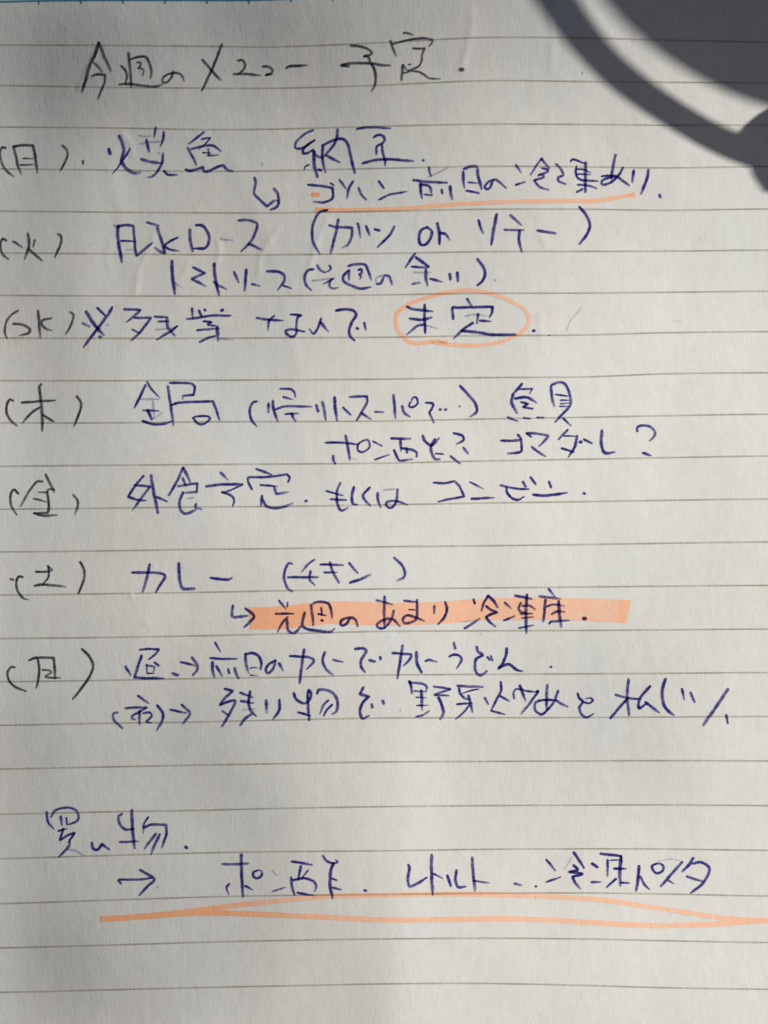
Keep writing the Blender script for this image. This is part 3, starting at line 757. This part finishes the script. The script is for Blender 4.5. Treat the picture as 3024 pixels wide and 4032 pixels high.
# ------------------------------------------------------------------ unseen disc and ring, added to throw the corner shadow
def shadow_to(px, py, hgt):
    """where something at height hgt (mm) stands to throw its shadow at this photo pixel"""
    x, y = on_paper(np.array([px]), np.array([py])); z = float(height(x, y)[0])
    k = (hgt - z) / S3[2]
    return float(x[0]) + S3[0] * k, float(y[0]) + S3[1] * k
HR, HD = 26.0, 42.0        # distances above the sheet, mm
OUTER = [(2123,0),(2228,148),(2395,321),(2605,488),(2802,580),(2963,657)]
INNER = [(2265,0),(2364,148),(2537,315),(2784,457),(2901,537)]
DISC = [(2395,0),(2543,142),(2710,278),(2864,346),(3024,414)]
def lifted(pts, hgt):
    p = np.array(pts, float); x, y = on_paper(p[:, 0], p[:, 1]); z = height(x, y)
    k = hgt / S3[2]
    return np.stack([x + S3[0] * k, y + S3[1] * k, z + hgt], 1)
# disc and ring are tipped with the page so their shadow fits
allp = lifted(OUTER + INNER + DISC, HR)
A_ = np.c_[allp[:, :2] - allp[:, :2].mean(0), np.ones(len(allp))]
pa, pb, pc = np.linalg.lstsq(A_, allp[:, 2], rcond=None)[0]
nrm = np.array([-pa, -pb, 1.0]); nrm /= np.linalg.norm(nrm)
ax = np.array([1.0, 0, pa]); ax /= np.linalg.norm(ax); ay = np.cross(nrm, ax)
mid3 = np.array([allp[:, 0].mean(), allp[:, 1].mean(), pc])
def flat(P3):
    # slide along the sun ray into the caster plane, then in-plane coordinates
    d = ((P3 - mid3) @ nrm) / (S3 @ nrm)
    Q = P3 - d[:, None] * S3
    return np.stack([(Q - mid3) @ ax, (Q - mid3) @ ay], 1)
def fit_centre(P, R, c0):
    c = np.array(c0, float)
    for _ in range(60):
        d = P - c; r = np.linalg.norm(d, axis=1); J = -d / r[:, None]
        c -= np.linalg.lstsq(J, r - R, rcond=None)[0]
    return c
mpp = CAM_H / FPX
ro = 63.5
PO, PI_, PD = flat(lifted(OUTER, HR)), flat(lifted(INNER, HR)), flat(lifted(DISC, HR))
rc2 = fit_centre(PO, ro, (60, 70))
ri = 60.2
ic2 = fit_centre(PI_, ri, rc2)
ro, ri = ro + .15, ri - .1
rd = 1556 * mpp
dc2 = fit_centre(PD, rd, rc2)
rc3 = mid3 + ax * rc2[0] + ay * rc2[1]
dc3 = mid3 + ax * dc2[0] + ay * dc2[1] + S3 * ((HD - HR) / S3[2])
rcx, rcy, dcx, dcy = rc3[0], rc3[1], dc3[0], dc3[1]
caster = empty('shadow_caster', (rcx * MM, (rcy + 40) * MM, TZ), 'unseen dark disc and ring outside the page corner, added to cast the shadow there', 'shadow caster')
LX, LY = rcx * MM, (rcy + 40) * MM
def caster_obj(name, V, F, mat, parent=None):
    V = [(a * MM - LX, b * MM - LY, c * MM - TZ) for a, b, c in V]
    return mesh_obj(name, V, F, mat, parent or caster)
def tipped(V, c):     # local coordinates in the caster plane -> world mm
    return [tuple(c + ax * a + ay * b + nrm * z) for a, b, z in V]
V, F = [], []
for i in range(200):
    t = 2 * math.pi * i / 200; cc, ss = math.cos(t), math.sin(t)
    off = ic2 - rc2
    for r_, e_, z_ in ((ri + .2, 1, -.2), (ro - .2, 0, -.2), (ro, 0, 0), (ro - .2, 0, .2), (ri + .2, 1, .2), (ri, 1, 0)):
        V.append((r_ * cc + off[0] * e_, r_ * ss + off[1] * e_, z_))
    for k in range(6):
        F.append((i * 6 + k, (i + 1) % 200 * 6 + k, (i + 1) % 200 * 6 + (k + 1) % 6, i * 6 + (k + 1) % 6))
V = tipped(V, rc3)
ring = caster_obj('outer_ring', V, F, PLASTIC)
V, F = lathe([(0.01, -.4), (rd - .4, -.4), (rd, 0), (rd - .4, .4), (rd - 14, .5), (rd - 34, 5), (0.01, 8)], 160, (0, 0, 0)); V = tipped(V, dc3)
caster_obj('caster_disc', V, F, PLASTIC)
V, F = lathe([(0.01, -.4), (rd - 6, -.4), (rd - 5, 0), (rd - 5, .2)], 120, (0, 0, -.7)); V = tipped(V, dc3)
caster_obj('disc_underside', V, F, UNDERSIDE)
# knob on the ring, outlined to fit its shadow
kc = flat(lifted([(3066, 600)], HR))[0]
dirv = rc2 - kc; dirv /= np.linalg.norm(dirv); tg = np.array([-dirv[1], dirv[0]])
prof = [(-5.6, -3.4), (-3.6, -5.6), (3.4, -6.0), (6.2, -3.6), (6.6, 0), (6.2, 3.6), (3.4, 6.0), (-3.6, 2.4), (-5.8, 0.2)]
V = []
for z in (-.7, .7):
    for a, b in prof: V.append((kc[0] + dirv[0] * a + tg[0] * b, kc[1] + dirv[1] * a + tg[1] * b, z))
V = tipped(V, mid3)
m = len(prof)
F = [tuple(range(m))[::-1], tuple(range(m, 2 * m))] + [(i, (i + 1) % m, m + (i + 1) % m, m + i) for i in range(m)]
caster_obj('caster_knob', V, F, PLASTIC).data.polygons.foreach_set('use_smooth', [False] * (m + 2))
# brackets joining ring and disc, stand and base, all on the far side
def bar(a, b, r, n=12):
    a, b = Vector(a), Vector(b); d = (b - a).normalized()
    u = d.orthogonal().normalized(); v = d.cross(u); V, F = [], []
    for p in (a, b):
        for i in range(n):
            t = 2 * math.pi * i / n; V.append(tuple(p + u * math.cos(t) * r + v * math.sin(t) * r))
    F = [tuple(range(n))[::-1], tuple(range(n, 2 * n))] + [(i, (i + 1) % n, n + (i + 1) % n, n + i) for i in range(n)]
    return V, F
for an in (20, 75):
    t = math.radians(an)
    V, F = bar(tipped([((ro + ri) / 2 * math.cos(t), (ro + ri) / 2 * math.sin(t), 0)], rc3)[0], tipped([((rd - 4) * math.cos(t), (rd - 4) * math.sin(t), 0)], dc3)[0], 2.2)
    caster_obj('bracket', V, F, PLASTIC)
bx_, by_ = dcx + 85, dcy + 60
top3 = dc3 + nrm * 14
V, F = bar((bx_, by_, TZ / MM + 2), (bx_, by_, top3[2] + 22), 4.0, 20); caster_obj('post', V, F, PLASTIC)
V, F = bar((bx_, by_, top3[2] + 20), tuple(top3), 3.6, 16); caster_obj('arm', V, F, PLASTIC)
V, F = bar(tuple(dc3 + nrm * 18), tuple(dc3 + nrm * 8), 6, 20); caster_obj('head_joint', V, F, PLASTIC)
V, F = lathe([(0.01, 0), (46, 0), (48, 1.5), (48, 4), (45, 6.5), (0.01, 8)], 72, (bx_, by_, TZ / MM)); caster_obj('base', V, F, PLASTIC)
